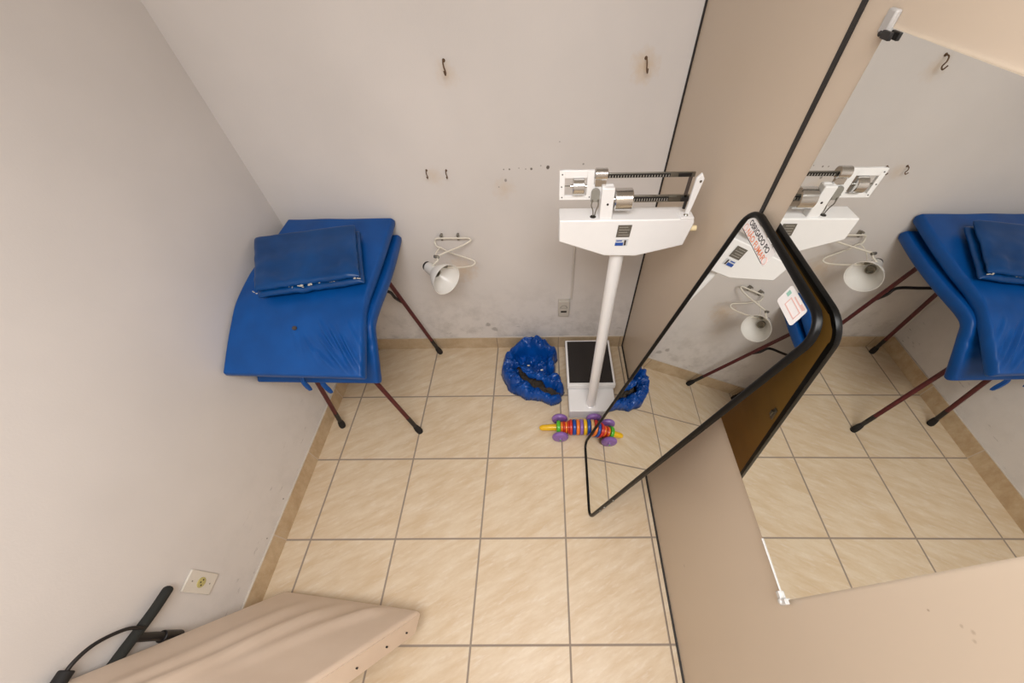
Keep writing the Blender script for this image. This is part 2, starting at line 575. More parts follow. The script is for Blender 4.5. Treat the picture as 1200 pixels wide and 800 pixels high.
lm = thing('leaning_mirror', P(3.36, -1.27, 0), 'tall mirror in black rounded frame leaning against the beige partition', 'mirror')
RAD = [0.050, 0.062, 0.062, 0.050]
FW, FD = 0.0145, 0.0135
bm = BM()
sec = [(0, -FD), (0, -0.0035), (0.0025, -0.0005), (0.007, 0.0008), (0.012, -0.0005), (FW, -0.004), (FW, -FD)]
loops = []
for ins, d in sec:
    loops.append([bm.verts.new(lp(x, y, d)) for x, y in rounded(LW, LH, RAD, ins)])
for a in range(len(loops)):
    A, B = loops[a], loops[(a + 1) % len(loops)]
    for k in range(len(A)):
        bm.faces.new((A[k], A[(k + 1) % len(A)], B[(k + 1) % len(A)], B[k]))
lfr = obj('frame', bm, M['frame_black'], lm, angle=50)
bm = BM()
add_prism(bm, [lp(x, y, -0.006) for x, y in rounded(LW, LH, RAD, FW - 0.003)], nrm * -0.004)
obj('mirror_glass', bm, M['mirror'], lm, smooth=False)
bm = BM()
add_prism(bm, [lp(x, y, -0.0105) for x, y in rounded(LW, LH, RAD, FW - 0.003)], nrm * -0.003)
obj('back_board', bm, M['hardboard'], lm, smooth=False, label='brown hardboard back')
# two small latches on the back board and bolts on the near edge
for (fx, fy) in ((0.93, 0.045), (0.93, 0.74)):
    bm = BM()
    add_box(bm, lp(LW * fx, LH * fy, -0.0155), 0.012, 0.05, 0.004, (eh, ev, nrm))
    add_box(bm, lp(LW * fx - 0.004, LH * fy, -0.019), 0.008, 0.022, 0.005, (eh, ev, nrm))
    obj('latch', bm, M['steel'], lm, bevel=0.001)
for fy in (0.115, 0.155, 0.235):
    bm = BM()
    add_lathe(bm, lp(LW - 0.001, LH * fy, -0.008), eh, [(0, 0.0045), (0.004, 0.0045), (0.007, 0.0025)], 12)
    obj('bolt', bm, M['steel'], lm)
# stickers on the glass
def sticker(name, x0, yt, w, h, mat, lab):
    bm = BM()
    pts = []
    for (cx, cy, a0) in ((w - .006, .006, -90), (w - .006, h - .006, 0), (.006, h - .006, 90), (.006, .006, 180)):
        for k in range(4):
            a = math.radians(a0 + 30 * k)
            pts.append(lp(x0 + cx + .006 * math.cos(a), yt - h + cy + .006 * math.sin(a), -0.0058))
    add_prism(bm, pts, nrm * 0.0006)
    return obj(name, bm, mat, lm, smooth=False, label=lab)

SX, SY = 0.022, LH - 0.018
st = sticker('sticker', SX, SY, 0.160, 0.042, M['paper'], 'white sticker reading OBRIGADO PO NÃO FUMAR')
obj('lettering', text_bm('OBRIGADO PO', 0.0185, lp(SX + 0.014, SY - 0.0195), eh, ev, -0.0051, 0.00045), M['ink_black'], st, smooth=False)
obj('lettering', text_bm('NÃO FUMAR', 0.0205, lp(SX + 0.026, SY - 0.0385), eh, ev, -0.0051, 0.0003), M['ink_orange'], st, smooth=False)
for cx in (0.014, 0.150):
    bm = BM()
    c = lp(SX + cx, SY - 0.031, -0.0049)
    pts = [c + eh * (0.008 * math.cos(a)) + ev * (0.008 * math.sin(a)) for a in [2 * math.pi * k / 20 for k in range(20)]]
    add_tube(bm, pts, 0.0010, 5, closed=True)
    obj('ring_mark', bm, M['ink_pink'], st)
bm = BM()
quad(bm, lp(SX + 0.002, SY - 0.0420, -0.0056), eh, ev, 0.145, 0.0016, 0.0007)
obj('edge_line', bm, M['ink_black'], st, smooth=False)
TX, TY = 0.287, LH - 0.020
st2 = sticker('sticker', TX, TY, 0.078, 0.046, M['paper'], 'second sticker, white with faded pink print, near the corner')
for (dx, dy, w, h, mt) in ((0.056, -0.006, 0.016, 0.004, 'ink_pink'), (0.030, -0.009, 0.040, 0.003, 'ink_pink'), (0.024, -0.016, 0.046, 0.0025, 'ink_pink'),
                           (0.024, -0.034, 0.046, 0.0025, 'ink_pink'), (0.024, -0.034, 0.0022, 0.02, 'ink_pink'), (0.068, -0.034, 0.0022, 0.02, 'ink_pink')):
    bm = BM()
    quad(bm, lp(TX + dx, TY + dy, -0.0053), eh, ev, w, h, 0.0005)
    obj('print_line', bm, M[mt], st2, smooth=False)
bm = BM()
quad(bm, lp(TX + 0.006, TY - 0.020, -0.0053), eh, ev, 0.010, 0.011, 0.0005)
obj('print_patch', bm, M['ink_green'], st2, smooth=False)

# ------------------------------------------------------------------ mechanical scale
SXC = 3.44
ms = thing('physician_scale', P(SXC, 0.2, 0), 'white mechanical beam scale with black platform standing by the partition', 'scale')
bm = BM()
add_prism(bm, [P(x, y, 0.012) for x, y in ((3.112, -0.403), (3.768, -0.403), (3.768, 0.80), (3.112, 0.80))], P(0, 0, 0.188))
obj('base_box', bm, M['white_enamel'], ms, bevel=0.004)
for fx in (3.16, 3.72):
    for fy in (-0.35, 0.75):
        bm = BM()
        add_lathe(bm, P(fx, fy, 0), Vector((0, 0, 1)), [(0, 0.012), (0.006, 0.012)], 14)
        obj('foot', bm, M['rubber'], ms)
bm = BM()
add_prism(bm, [P(x, y, 0.215) for x, y in ((3.097, -0.035), (3.790, -0.035), (3.790, 0.835), (3.097, 0.835))], P(0, 0, 0.085))
obj('platform', bm, M['white_enamel'], ms, bevel=0.004)
bm = BM()
add_prism(bm, [P(x, y, 0.298) for x, y in ((3.128, 0.010), (3.758, 0.010), (3.758, 0.806), (3.128, 0.806))], P(0, 0, 0.007))
obj('platform_mat', bm, M['mat_rubber'], ms, bevel=0.001, label='black rubber mat')
bm = BM()
add_lathe(bm, P(3.415, -0.290, 0.195), Vector((0, 0, 1)), [(0, 0.033), (0.004, 0.033), (0.010, 0.027), (0.0101, 0.0262), (2.62 * U - 0.195 * U + 0.03, 0.0262)], 32)
obj('column', bm, M['white_enamel'], ms)
# head: box with two chamfered lower corners
bm = BM()
yF, yBk = -0.392, -0.200
pro = [(2.905, 3.006), (2.902, 2.826), (3.275, 2.682), (3.30, 2.676), (3.545, 2.672), (3.575, 2.676), (3.945, 2.775), (3.985, 2.800), (3.990, 2.985), (3.978, 3.006)]
pro = [(2.905, 3.006), (2.903, 2.826), (3.285, 2.690), (3.550, 2.682), (3.918, 2.780), (3.950, 2.975), (3.938, 3.006)]
add_prism(bm, [P(x, yF, z) for x, z in pro], P(0, yBk - yF, 0))
obj('head_housing', bm, M['white_enamel'], ms, bevel=0.004)
bm = BM()
quad(bm, P(3.358, yF - 0.002, 2.864), Vector((1, 0, 0)), Vector((0.06, 0, 1)).normalized(), 0.046, 0.044, 0.0012)
pl = obj('maker_plate', bm, M['plate_grey'], ms, smooth=False, label='grey metal plate')
for k in range(4):
    bm = BM()
    quad(bm, P(3.374, yF - 0.0045, 2.881 + 0.022 * k), Vector((1, 0, 0)), Vector((0, 0, 1)), 0.036 - 0.006 * (k % 2), 0.0018, 0.0004)
    obj('print_line', bm, M['tick'], pl, smooth=False)
bm = BM()
quad(bm, P(3.358, yF - 0.002, 2.785), Vector((1, 0, 0)), Vector((0.06, 0, 1)).normalized(), 0.044, 0.026, 0.0008)
pl = obj('sticker', bm, M['label_pale'], ms, smooth=False, label='blue and white sticker')
bm = BM()
quad(bm, P(3.360, yF - 0.0045, 2.788), Vector((1, 0, 0)), Vector((0, 0, 1)), 0.028, 0.012, 0.0004)
obj('print_patch', bm, M['label_blue'], pl, smooth=False)
bm = BM()
quad(bm, P(3.431, yF - 0.0045, 2.790), Vector((1, 0, 0)), Vector((0, 0, 1)), 0.007, 0.020, 0.0004)
obj('print_patch', bm, M['label_dark'], pl, smooth=False)
bm = BM()
quad(bm, P(3.367, yF - 0.0045, 2.827), Vector((1, 0, 0)), Vector((0, 0, 1)), 0.020, 0.004, 0.0004)
obj('print_patch', bm, M['label_blue'], pl, smooth=False)
bm = BM()
add_tube(bm, [P(3.92, -0.36, 2.912), P(3.990, -0.36, 2.912)], [0.0095, 0.0095], 14)
obj('lock_lever', bm, M['yellow_knob'], ms, bevel=0.001)
# beam plate with its window
YP = -0.315
bm = BM()
xo0, xo1, zo0, zo1 = 2.900, 3.150, 3.135, 3.342
xi0, xi1, zi0, zi1 = 2.938, 3.100, 3.166, 3.292
for (a, b, c, d) in ((xo0, xi0, zo0, zo1), (xi1, xo1, zo0, zo1), (xi0, xi1, zo0, zi0), (xi0, xi1, zi1, zo1)):
    add_box(bm, P((a + b) / 2, YP, (c + d) / 2), (b - a) * U, 0.010, (d - c) * U)
add_box(bm, P(3.220, YP, 3.190), 0.15 * U, 0.010, 0.105 * U)
bmesh.ops.remove_doubles(bm, verts=bm.verts, dist=1e-5)
obj('beam_plate', bm, M['white_enamel'], ms, bevel=0.001, angle=30)
bm = BM()
add_tube(bm, [P(xi0, YP, 3.232), P(xi1, YP, 3.232)], 0.0022, 8)
obj('counterweight_rod', bm, M['steel'], ms)
bm = BM()
add_lathe(bm, P(2.998, YP, 3.230), Vector((1, 0, 0)), [(0, 0.024), (0.002, 0.0262), (0.034, 0.0262), (0.036, 0.024)], 28)
add_lathe(bm, P(2.980, YP, 3.230), Vector((1, 0, 0)), [(0, 0.006), (0.052, 0.006)], 14)
obj('counterweight', bm, M['chrome'], ms, angle=30)
for (hx, hz) in ((2.916, 3.232), (2.920, 3.155), (2.920, 3.318), (3.125, 3.155)):
    bm = BM()
    add_lathe(bm, P(hx, YP - 0.011, hz), Vector((0, -1, 0)), [(0, 0.0022), (0.0015, 0.0018)], 10)
    obj('rivet', bm, M['slot'], ms)
# beams
def beam(name, x0, x1, z, hz, tick0, tick1, n, z_t, h_t):
    bm = BM()
    add_box(bm, P((x0 + x1) / 2, YP, z), (x1 - x0) * U, 0.006, hz)
    o = obj(name, bm, M['steel'], ms, bevel=0.0006)
    bm = BM()
    add_box(bm, P((tick0 + tick1) / 2, YP - 0.009, z_t), (tick1 - tick0) * U, 0.003, h_t)
    g = obj('graduated_bar', bm, M['black_bar'], o, smooth=False)
    bm = BM()
    for k in range(n):
        x = tick0 + (tick1 - tick0) * (k + 0.5) / n
        add_box(bm, P(x, YP - 0.0132, z_t - h_t / U * 0.12), 0.0024, 0.0008, h_t * 0.66)
    obj('scale_marks', bm, M['tick'], o, smooth=False)
    return o

beam('upper_beam', 3.13, 3.870, 3.303, 0.014, 3.250, 3.690, 22, 3.303, 0.0095)
beam('lower_beam', 3.30, 3.875, 3.132, 0.022, 3.440, 3.720, 15, 3.132, 0.0125)
bm = BM()
add_box(bm, P(3.795, YP - 0.012, 3.303), 0.040, 0.003, 0.009)
obj('end_label', bm, M['black_bar'], ms, smooth=False)
bm = BM()
add_box(bm, P(3.752, YP - 0.012, 3.134), 0.024, 0.004, 0.013)
obj('end_label', bm, M['steel'], ms, smooth=False)
# poises
bm = BM()
add_lathe(bm, P(3.152, YP, 3.312), Vector((1, 0, 0)), [(0, 0.015), (0.002, 0.0175), (0.037, 0.0175), (0.039, 0.015)], 28)
add_box(bm, P(3.198, YP - 0.01, 3.262), 0.034, 0.010, 0.022)
obj('small_poise', bm, M['chrome'], ms, angle=30)
bm = BM()
add_lathe(bm, P(3.312, YP - 0.01, 3.134), Vector((1, 0, 0)), [(0, 0.0300), (0.003, 0.0335), (0.055, 0.0335), (0.058, 0.0300)], 36)
add_lathe(bm, P(3.292, YP - 0.01, 3.134), Vector((1, 0, 0)), [(0, 0.012), (0.02, 0.012)], 18)
obj('large_poise', bm, M['chrome'], ms, angle=30)
# fulcrum post in front of the beam plate, with its little hook and grommet
bm = BM()
add_prism(bm, [P(x, -0.372, z) for x, z in ((3.212, 3.004), (3.310, 3.004), (3.303, 3.238), (3.210, 3.238))], P(0, 0.075, 0))
obj('fulcrum_post', bm, M['white_enamel'], ms, bevel=0.003)
bm = BM()
add_lathe(bm, P(3.262, -0.373, 3.120), Vector((0, -1, 0)), [(0, 0.0038), (0.0016, 0.0030)], 12)
obj('post_screw', bm, M['slot'], ms)
bm = BM()
add_prism(bm, [P(3.168 + 0.032 * math.cos(a), -0.345, 3.195 + 0.032 * math.sin(a)) for a in [math.pi * k / 10 for k in range(11)]] + [P(3.136, -0.345, 3.125), P(3.200, -0.345, 3.125)], P(0, 0.012, 0))
obj('hanger_tab', bm, M['tab'], ms, bevel=0.001)
for s in (-1, 1):
    bm = BM()
    add_tube(bm, smooth_path([P(3.170 + s * 0.020, -0.347, 3.145), P(3.170 + s * 0.026, -0.347, 3.10), P(3.172 + s * 0.012, -0.343, 3.06), P(3.170 + s * 0.004, -0.338, 2.995)], 5), 0.0019, 7)
    obj('hook_wire', bm, M['steel'], ms)
bm = BM()
add_lathe(bm, P(3.166, -0.338, 3.004), Vector((0, 0, 1)), [(0, 0.0105), (0.0018, 0.0100)], 20)
obj('grommet', bm, M['slot'], ms)
# right hand end bracket
bm = BM()
add_prism(bm, [P(x, -0.35, z) for x, z in ((3.872, 3.000), (3.902, 3.000), (3.934, 3.285), (3.908, 3.322), (3.876, 3.285))], P(0, 0.022, 0))
add_box(bm, P(3.885, -0.345, 3.010), 0.044, 0.042, 0.006)
obj('end_bracket', bm, M['white_enamel'], ms, bevel=0.0015)
bm = BM()
add_box(bm, P(3.845, YP, 3.215), 0.0110, 0.006, 0.065, (Vector((1, 0, 0)), Vector((0, 1, 0)), Vector((0, 0, 1))))
obj('beam_stop', bm, M['label_dark'], ms, bevel=0.001)
bm = BM()
add_box(bm, P(3.842, YP - 0.01, 3.130), 0.024, 0.010, 0.012)
add_tube(bm, [P(3.862, YP, 3.122), P(3.862, YP, 3.050)], 0.005, 10)
obj('stop_screw', bm, M['black_tube'], ms)
bm = BM()
add_lathe(bm, P(3.911, -0.352, 3.268), Vector((0, -1, 0)), [(0, 0.004), (0.002, 0.003)], 12)
obj('bracket_screw', bm, M['steel'], ms)
bm = BM()
add_lathe(bm, P(3.880, -0.352, 3.018), Vector((0, 0, 1)), [(0, 0.008), (0.003, 0.006)], 14)
obj('bracket_screw', bm, M['steel'], ms)

# ------------------------------------------------------------------ folding couch
def pad(bm, path, wid0, wid1, th, nw=34, ns=60, rnd=None, disp=None, path_fn=None, lift=None):
    """soft padded slab: path = list of Vectors (side profile at x=0); wid0/wid1 functions of t -> x limits (tile units)"""
    pts = smooth_path(path, 12)
    L = [0]
    for a, b in zip(pts, pts[1:]):
        L.append(L[-1] + (b - a).length)
    tot = L[-1]

    def at(s):
        s = min(max(s, 0), tot)
        for i in range(len(L) - 1):
            if s <= L[i + 1]:
                f = (s - L[i]) / (L[i + 1] - L[i] + 1e-9)
                return pts[i].lerp(pts[i + 1], f)
        return pts[-1]
    r = rnd or th * 0.5
    def samples(total, n):
        e = [r * (1 - math.cos(math.pi / 2 * k / 5)) for k in range(5)]
        mid = [r + (total - 2 * r) * k / n for k in range(n + 1)]
        return e + mid + [total - x for x in reversed(e)]
    ss = samples(tot, ns)
    top, bot = [], []
    for s in ss:
        c = at(s)
        d = (at(s + 0.004) - at(s - 0.004)).normalized()
        n = Vector((1, 0, 0)).cross(d)
        if n.z < 0:
            n = -n
        t = s / tot
        xa, xb = wid0(t) * U, wid1(t) * U
        ws = samples(xb - xa, nw)
        rt, rb = [], []
        for w in ws:
            ed = min(s, tot - s, w, (xb - xa) - w)
            ed2 = [min(s, tot - s), min(w, (xb - xa) - w)]
            fall = 1.0
            for e in ed2:
                if e < r:
                    fall *= math.sqrt(max(0.0, 1 - (1 - e / r) ** 2))
            h = th / 2 * fall
            p = c + Vector((xa + w, 0, lift(t, w / (xb - xa)) * U if lift else 0))
            dz = disp(t, w / (xb - xa), fall) if disp else 0.0
            rt.append(bm.verts.new(p + n * (h + dz)))
            rb.append(bm.verts.new(p - n * h))
        top.append(rt)
        bot.append(rb)
    for i in range(len(ss) - 1):
        for j in range(len(top[0]) - 1):
            bm.faces.new((top[i][j], top[i][j + 1], top[i + 1][j + 1], top[i + 1][j]))
            bm.faces.new((bot[i][j], bot[i + 1][j], bot[i + 1][j + 1], bot[i][j + 1]))
    bmesh.ops.remove_doubles(bm, verts=bm.verts, dist=2e-5)
    # close the seam between the two shells
    edges = [e for e in bm.edges if len(e.link_faces) == 1]
    if edges:
        bmesh.ops.holes_fill(bm, edges=edges)


fc = thing('folding_couch', P(0.45, 0.2, 0), 'folding couch of two blue vinyl pads on maroon tube legs in the corner', 'couch')


def V2(y, z):
    return P(0, y, z)


def disp_lower(t, w, f):
    d = 0.0018 * noise.noise(Vector((w * 5, t * 6, 3)))
    if t > 0.62:
        # pleats along the right edge where the pad bends
        d += 0.004 * max(0, (w - 0.86) / 0.14) * math.sin(t * 95) * math.exp(-((t - 0.78) / 0.07) ** 2)
    return d * f


CREASE = [(.67, .72, .85, .92, .0085), (.67, .79, .89, .975, .0105), (.76, .75, .95, .965, .0105), (.85, .79, .975, .94, .0085),
          (.64, .86, .80, .965, .0070), (.56, .80, .68, .93, .0045), (.88, .72, .975, .84, .0050), (.47, .74, .55, .90, .0030)]


def disp_upper(t, w, f):
    d = 0.003 * noise.noise(Vector((w * 4, t * 5, 9)))
    # diagonal creases gathering toward the right front corner
    for (wa, ta, wb, tb, am) in CREASE:
        dx, dy = wb - wa, tb - ta
        L2 = dx * dx + dy * dy
        k = ((w - wa) * dx + (t - ta) * dy) / L2
        kk = min(1.0, max(0.0, k))
        side = ((w - wa) * dy - (t - ta) * dx) / math.sqrt(L2)
        if -0.25 < k < 1.25:
            env = math.sin(math.pi * min(1, max(0, (k + 0.1) / 1.2)))
            d += am * env * (math.exp(-(side / 0.011) ** 2) - 0.65 * math.exp(-((side - 0.022) / 0.012) ** 2))
    a2 = max(0, 1 - abs(t - 0.69) / 0.12)
    d += 0.002 * a2 * noise.noise(Vector((w * 14, t * 10, 4)))
    return d * f


bm = BM()
pad(bm, [V2(0.960, 2.045), V2(0.55, 1.965), V2(0.10, 1.910), V2(-0.22, 1.890), V2(-0.36, 1.850), V2(-0.45, 1.74), V2(-0.57, 1.575), V2(-0.715, 1.360)],
    lambda t: -0.235 - 0.055 * max(0, (t - 0.6) / 0.4), lambda t: 0.975 + 0.075 * max(0, 1 - t / 0.5) + 0.045 * math.sin(math.pi * min(1, t * 0.85)) + 0.0 * t, 0.125 * U, disp=disp_lower, rnd=0.011, lift=lambda t, w: 0.05 * (1 - w) * max(0, (t - 0.65) / 0.35))
obj('lower_pad', bm, M['blue'], fc, angle=60)
bm = BM()
pad(bm, [V2(0.958, 2.262), V2(0.60, 2.162), V2(0.25, 2.085), V2(-0.08, 2.036), V2(-0.30, 1.988), V2(-0.50, 1.905), V2(-0.72, 1.795), V2(-0.915, 1.695)],
    lambda t: -0.288 + 0.115 * max(0, 1 - t / 0.45), lambda t: 0.972 + 0.075 * max(0, 1 - t / 0.55) - 0.012 * math.sin(math.pi * min(1, t / 0.7)) + 0.045 * max(0, (t - 0.65) / 0.35), 0.125 * U, disp=disp_upper, rnd=0.011, nw=120, ns=130, lift=lambda t, w: 0.085 * (1 - w) * min(1, t / 0.3))
obj('upper_pad', bm, M['blue'], fc, angle=60)
# worn fleck on the upper pad
bm = BM()
c = P(0.337, -0.52, 2.012)
add_lathe(bm, c, Vector((0, -0.42, 0.9)), [(-0.002, 0.010), (0.003, 0.009), (0.0035, 0.004)], 9)
obj('worn_patch', bm, M['label_dark'], fc)
# loops hanging below the front edge
def loop_bm(x, y, z, dx, dz, w):
    bm = BM()
    pts = smooth_path([P(x, y + 0.05, z + 0.05), P(x, y + 0.01, z), P(x + dx * 0.6, y - 0.004, z - dz * 0.6), P(x + dx, y + 0.002, z - dz), P(x + dx * 1.0, y + 0.012, z - dz * 0.7), P(x + dx * 0.5, y + 0.02, z), P(x, y + 0.06, z + 0.05)], 6)
    add_tube(bm, pts, w, 8, sq=(1.0, 0.2))
    return bm
obj('loop', loop_bm(0.27, -0.83, 1.52, 0.015, 0.13, 0.0085), M['blue'], fc)
obj('loop', loop_bm(0.36, -0.745, 1.36, 0.03, 0.15, 0.0080), M['blue'], fc)
# tube frame and legs
LEG = {'FR': ((1.000, -0.590), (-0.226, 0.090)), 'FL': ((-0.113, -0.490), (0.138, 0.039)),
       'BR': ((1.045, 0.865), (-0.168, -0.095)), 'BL': ((-0.020, 0.835), (0.120, -0.085))}
def leg_at(k, z):
    (fx, fy), (sx, sy) = LEG[k]
    return P(fx + sx * (z - 0.04), fy + sy * (z - 0.04), z)
ZT = 1.80
bm = BM()
cs = [P(0.02, 0.70, 1.865), P(0.78, 0.70, 1.865), P(0.78, -0.30, ZT - 0.01), P(0.02, -0.30, ZT - 0.01)]
for a, b in ((0, 1), (1, 2), (2, 3), (3, 0)):
    add_tube(bm, [cs[a], cs[b]], 0.0125, 12)
add_tube(bm, [P(0.02, -0.42, ZT - 0.03), P(0.78, -0.42, ZT - 0.03)], 0.0125, 12)
for x in (0.02, 0.78):
    add_tube(bm, [P(x, -0.30, ZT - 0.01), P(x, -0.42, ZT - 0.03)], 0.0125, 12)
obj('tube_frame', bm, M['maroon'], fc)
for k in LEG:
    bm = BM()
    add_tube(bm, [leg_at(k, 0.10), leg_at(k, 0.5), leg_at(k, 1.0), leg_at(k, 1.86 if k[0] == 'B' else 1.77)], 0.0118, 12)
    lg = obj('leg', bm, M['maroon'], fc)
    bm = BM()
    a, b = leg_at(k, 0.055), leg_at(k, 0.40)
    d = (b - a).normalized()
    lo = Vector((leg_at(k, 0.0).x, leg_at(k, 0.0).y, 0.0))
    add_tube(bm, [lo, lo + Vector((0, 0, 0.008)), leg_at(k, 0.06), leg_at(k, 0.11), leg_at(k, 0.15)], [0.0165, 0.0185, 0.0185, 0.0165, 0.0125], 14)
    obj('rubber_foot', bm, M['rubber'], lg)
    if k in ('FR', 'BR', 'FL', 'BL'):
        bm = BM()
        add_tube(bm, [leg_at(k, 0.15), leg_at(k, 0.34)], 0.0125, 12)
        obj('worn_sleeve', bm, M['black_tube'], lg)
bm = BM()
add_tube(bm, smooth_path([leg_at('BR', 1.18), leg_at('BR', 1.30) + P(-0.05, -0.02, 0.0), P(0.72, 0.73, 1.41), P(0.45, 0.72, 1.42), P(0.20, 0.72, 1.41), leg_at('BL', 1.33)], 8), 0.0085, 10)
obj('leg_brace', bm, M['black_tube'], fc, label='black bent brace')
bm = BM()
add_tube(bm, smooth_path([leg_at('FR', 1.20), leg_at('FR', 1.32) + P(-0.05, 0.02, 0.0), P(0.62, -0.41, 1.41), P(0.35, -0.41, 1.42), leg_at('FL', 1.33)], 8), 0.0085, 10)
obj('leg_brace', bm, M['black_tube'], fc, label='black bent brace')

# ------------------------------------------------------------------ cushion on the couch
CU = thing('cushion', P(0.4, 0.3, 2.12), 'worn blue folded vinyl cushion lying on the blue couch', 'cushion')
ctl = {'bl': Vector((-0.275, 0.440, 2.415)), 'br': Vector((0.735, 0.640, 2.430)), 'fr': Vector((0.925, -0.035, 2.270)), 'fl': Vector((-0.005, -0.265, 2.300))}
UP = [(0.958, 2.262), (0.60, 2.162), (0.25, 2.085), (-0.08, 2.036), (-0.30, 1.988), (-0.50, 1.905)]
def pad_top(x, y):
    """height of the upper pad's face (tile units)"""
    z = UP[-1][1]
    for (ya, za), (yb_, zb) in zip(UP, UP[1:]):
        if y <= ya and y >= yb_:
            z = zb + (za - zb) * (y - yb_) / (ya - yb_)
    w = min(1, max(0, (x + 0.25) / 1.2))
    return z + 0.066 + 0.085 * (1 - w) * min(1, max(0, (0.955 - y) / 0.55))
def cushion_layer(dz0, dz1, th, grow, seed, clear):
    bm = BM()
    n = 30
    g = {}
    q = {k: v * 1.0 for k, v in ctl.items()}
    for side in (1, -1):
        for i in range(n + 1):
            for j in range(n + 1):
                u, v = i / n, j / n
                # cluster samples at the rim
                uu = 0.5 - 0.5 * math.cos(math.pi * u)
                vv = 0.5 - 0.5 * math.cos(math.pi * v)
                gu, gv = uu * (1 + grow) - grow * 0.3, vv * (1 + grow) - grow * 0.7
                p = (q['fl'] * (1 - gu) + q['fr'] * gu) * (1 - gv) + (q['bl'] * (1 - gu) + q['br'] * gu) * gv
                e = min(uu, 1 - uu, vv, 1 - vv)
                fall = 1.0
                for ee in (min(uu, 1 - uu), min(vv, 1 - vv)):
                    if ee < 0.06:
                        fall *= math.sqrt(max(0, 1 - (1 - ee / 0.06) ** 2))
                w = 0.014 * (abs(noise.noise(Vector((uu * 7 + vv * 5, vv * 3 + seed, 2)))) - 0.2) * (1.2 - vv) + 0.010 * noise.noise(Vector((uu * 3 + seed, vv * 3, 1))) + 0.016 * (noise.noise(Vector((uu * 11, vv * 6 + seed, 7)))) * (1 - vv)
                z = dz0 * (1 - vv) + dz1 * vv + side * th / 2 * fall * (0.9 + 0.3 * uu * (1 - uu) * 4 * 0.4) + w
                off = Vector((0.006 * noise.noise(Vector((vv * 8, seed, 0))), 0.010 * noise.noise(Vector((uu * 9, seed, 3))), z))
                qz = p + off
                floor_z = pad_top(qz.x, qz.y) + (0.004 if side < 0 else 0.012) + clear
                qz.z = max(qz.z, floor_z)
                g[(side, i, j)] = bm.verts.new(qz * U)
    for side in (1, -1):
        for i in range(n):
            for j in range(n):
                f = [g[(side, i, j)], g[(side, i + 1, j)], g[(side, i + 1, j + 1)], g[(side, i, j + 1)]]
                bm.faces.new(f if side == 1 else f[::-1])
    bmesh.ops.remove_doubles(bm, verts=bm.verts, dist=1e-5)
    ed = [e for e in bm.edges if len(e.link_faces) == 1]
    if ed:
        bmesh.ops.holes_fill(bm, edges=ed)
    return bm
obj('top_layer', cushion_layer(-0.025, -0.035, 0.070, 0.0, 0, 0.05), M['blue_dark'], CU, angle=60)
obj('bottom_layer', cushion_layer(-0.095, -0.115, 0.070, 0.03, 5, 0.0), M['blue_dark'], CU, angle=60)
random.seed(3)
for (u, n_, rr) in ((0.00, 3, 0.012), (0.42, 7, 0.018), (0.50, 6, 0.016), (0.62, 3, 0.009), (0.72, 3, 0.008), (0.97, 6, 0.015), (0.34, 3, 0.008)):
    bm = BM()
    base = ctl['fl'].lerp(ctl['fr'], u) + Vector((0, -0.006, -0.042))
    for k in range(n_):
        c = (base + Vector((random.uniform(-.03, .03), random.uniform(-.008, .006), random.uniform(-.012, .012)))) * U
        bmesh.ops.create_icosphere(bm, subdivisions=1, radius=random.uniform(.3, .6) * rr * 0.5, matrix=Matrix.Translation(c) @ Matrix.Diagonal((1.6, 0.7, 0.7, 1)))
    obj('torn_foam', bm, M['foam'], CU, label='white foam showing through the torn edge')

# ------------------------------------------------------------------ wall lamp
la = thing('wall_lamp', P(1.63, 0.94, 2.05), 'white swing arm lamp hanging on the back wall beside the couch', 'lamp')
YWL = 0.93
bm = BM()
pth = [P(1.52, 0.90, 1.935), P(1.47, 0.90, 1.96), P(1.455, YWL, 2.01), P(1.49, YWL, 2.045), P(1.60, YWL, 2.047), P(1.87, YWL, 2.045)]
add_tube(bm, smooth_path(pth, 6), 0.0052, 10)
obj('wall_bracket', bm, M['lamp_paint'], la)
for bx in (1.545, 1.745):
    bm = BM()
    add_box(bm, P(bx, 0.955, 2.05), 0.010, 0.022, 0.030)
    add_lathe(bm, P(bx, 0.95, 2.085), Vector((0, -1, 0.2)), [(0, 0.005), (0.020, 0.005), (0.024, 0.003)], 10)
    obj('wall_clip', bm, M['steel'], la, bevel=0.001)
bm = BM()
add_tube(bm, smooth_path([P(1.87, YWL, 2.045), P(1.895, 0.90, 2.03), P(1.80, 0.84, 2.005), P(1.62, 0.70, 2.005), P(1.53, 0.62, 2.01)], 8), 0.0045, 10)
obj('arm', bm, M['lamp_paint'], la)
bm = BM()
add_tube(bm, smooth_path([P(1.52, 0.90, 1.935), P(1.62, 0.86, 1.90), P(1.80, 0.80, 1.87), P(1.92, 0.76, 1.845), P(1.925, 0.73, 1.815), P(1.86, 0.68, 1.82), P(1.75, 0.58, 1.88), P(1.62, 0.52, 1.93)], 8), 0.0042, 10)
obj('arm', bm, M['lamp_paint'], la)
SH = P(1.650, 0.395, 1.850)                                   # centre of the shade's mouth
AX = Vector((0.74, -0.64, -0.06)).normalized()
def sh(t):
    return SH - AX * t
bm = BM()
R0 = 0.183 * U
prof_out = [(0.0, R0 + 0.002), (0.010, R0), (0.035, R0 * 0.88), (0.062, R0 * 0.66), (0.082, R0 * 0.47), (0.092, R0 * 0.40), (0.140, R0 * 0.37), (0.148, R0 * 0.30)]
prof_in = [(0.001, R0 - 0.001), (0.012, R0 - 0.003), (0.036, R0 * 0.84), (0.062, R0 * 0.62), (0.081, R0 * 0.43), (0.090, R0 * 0.33)]
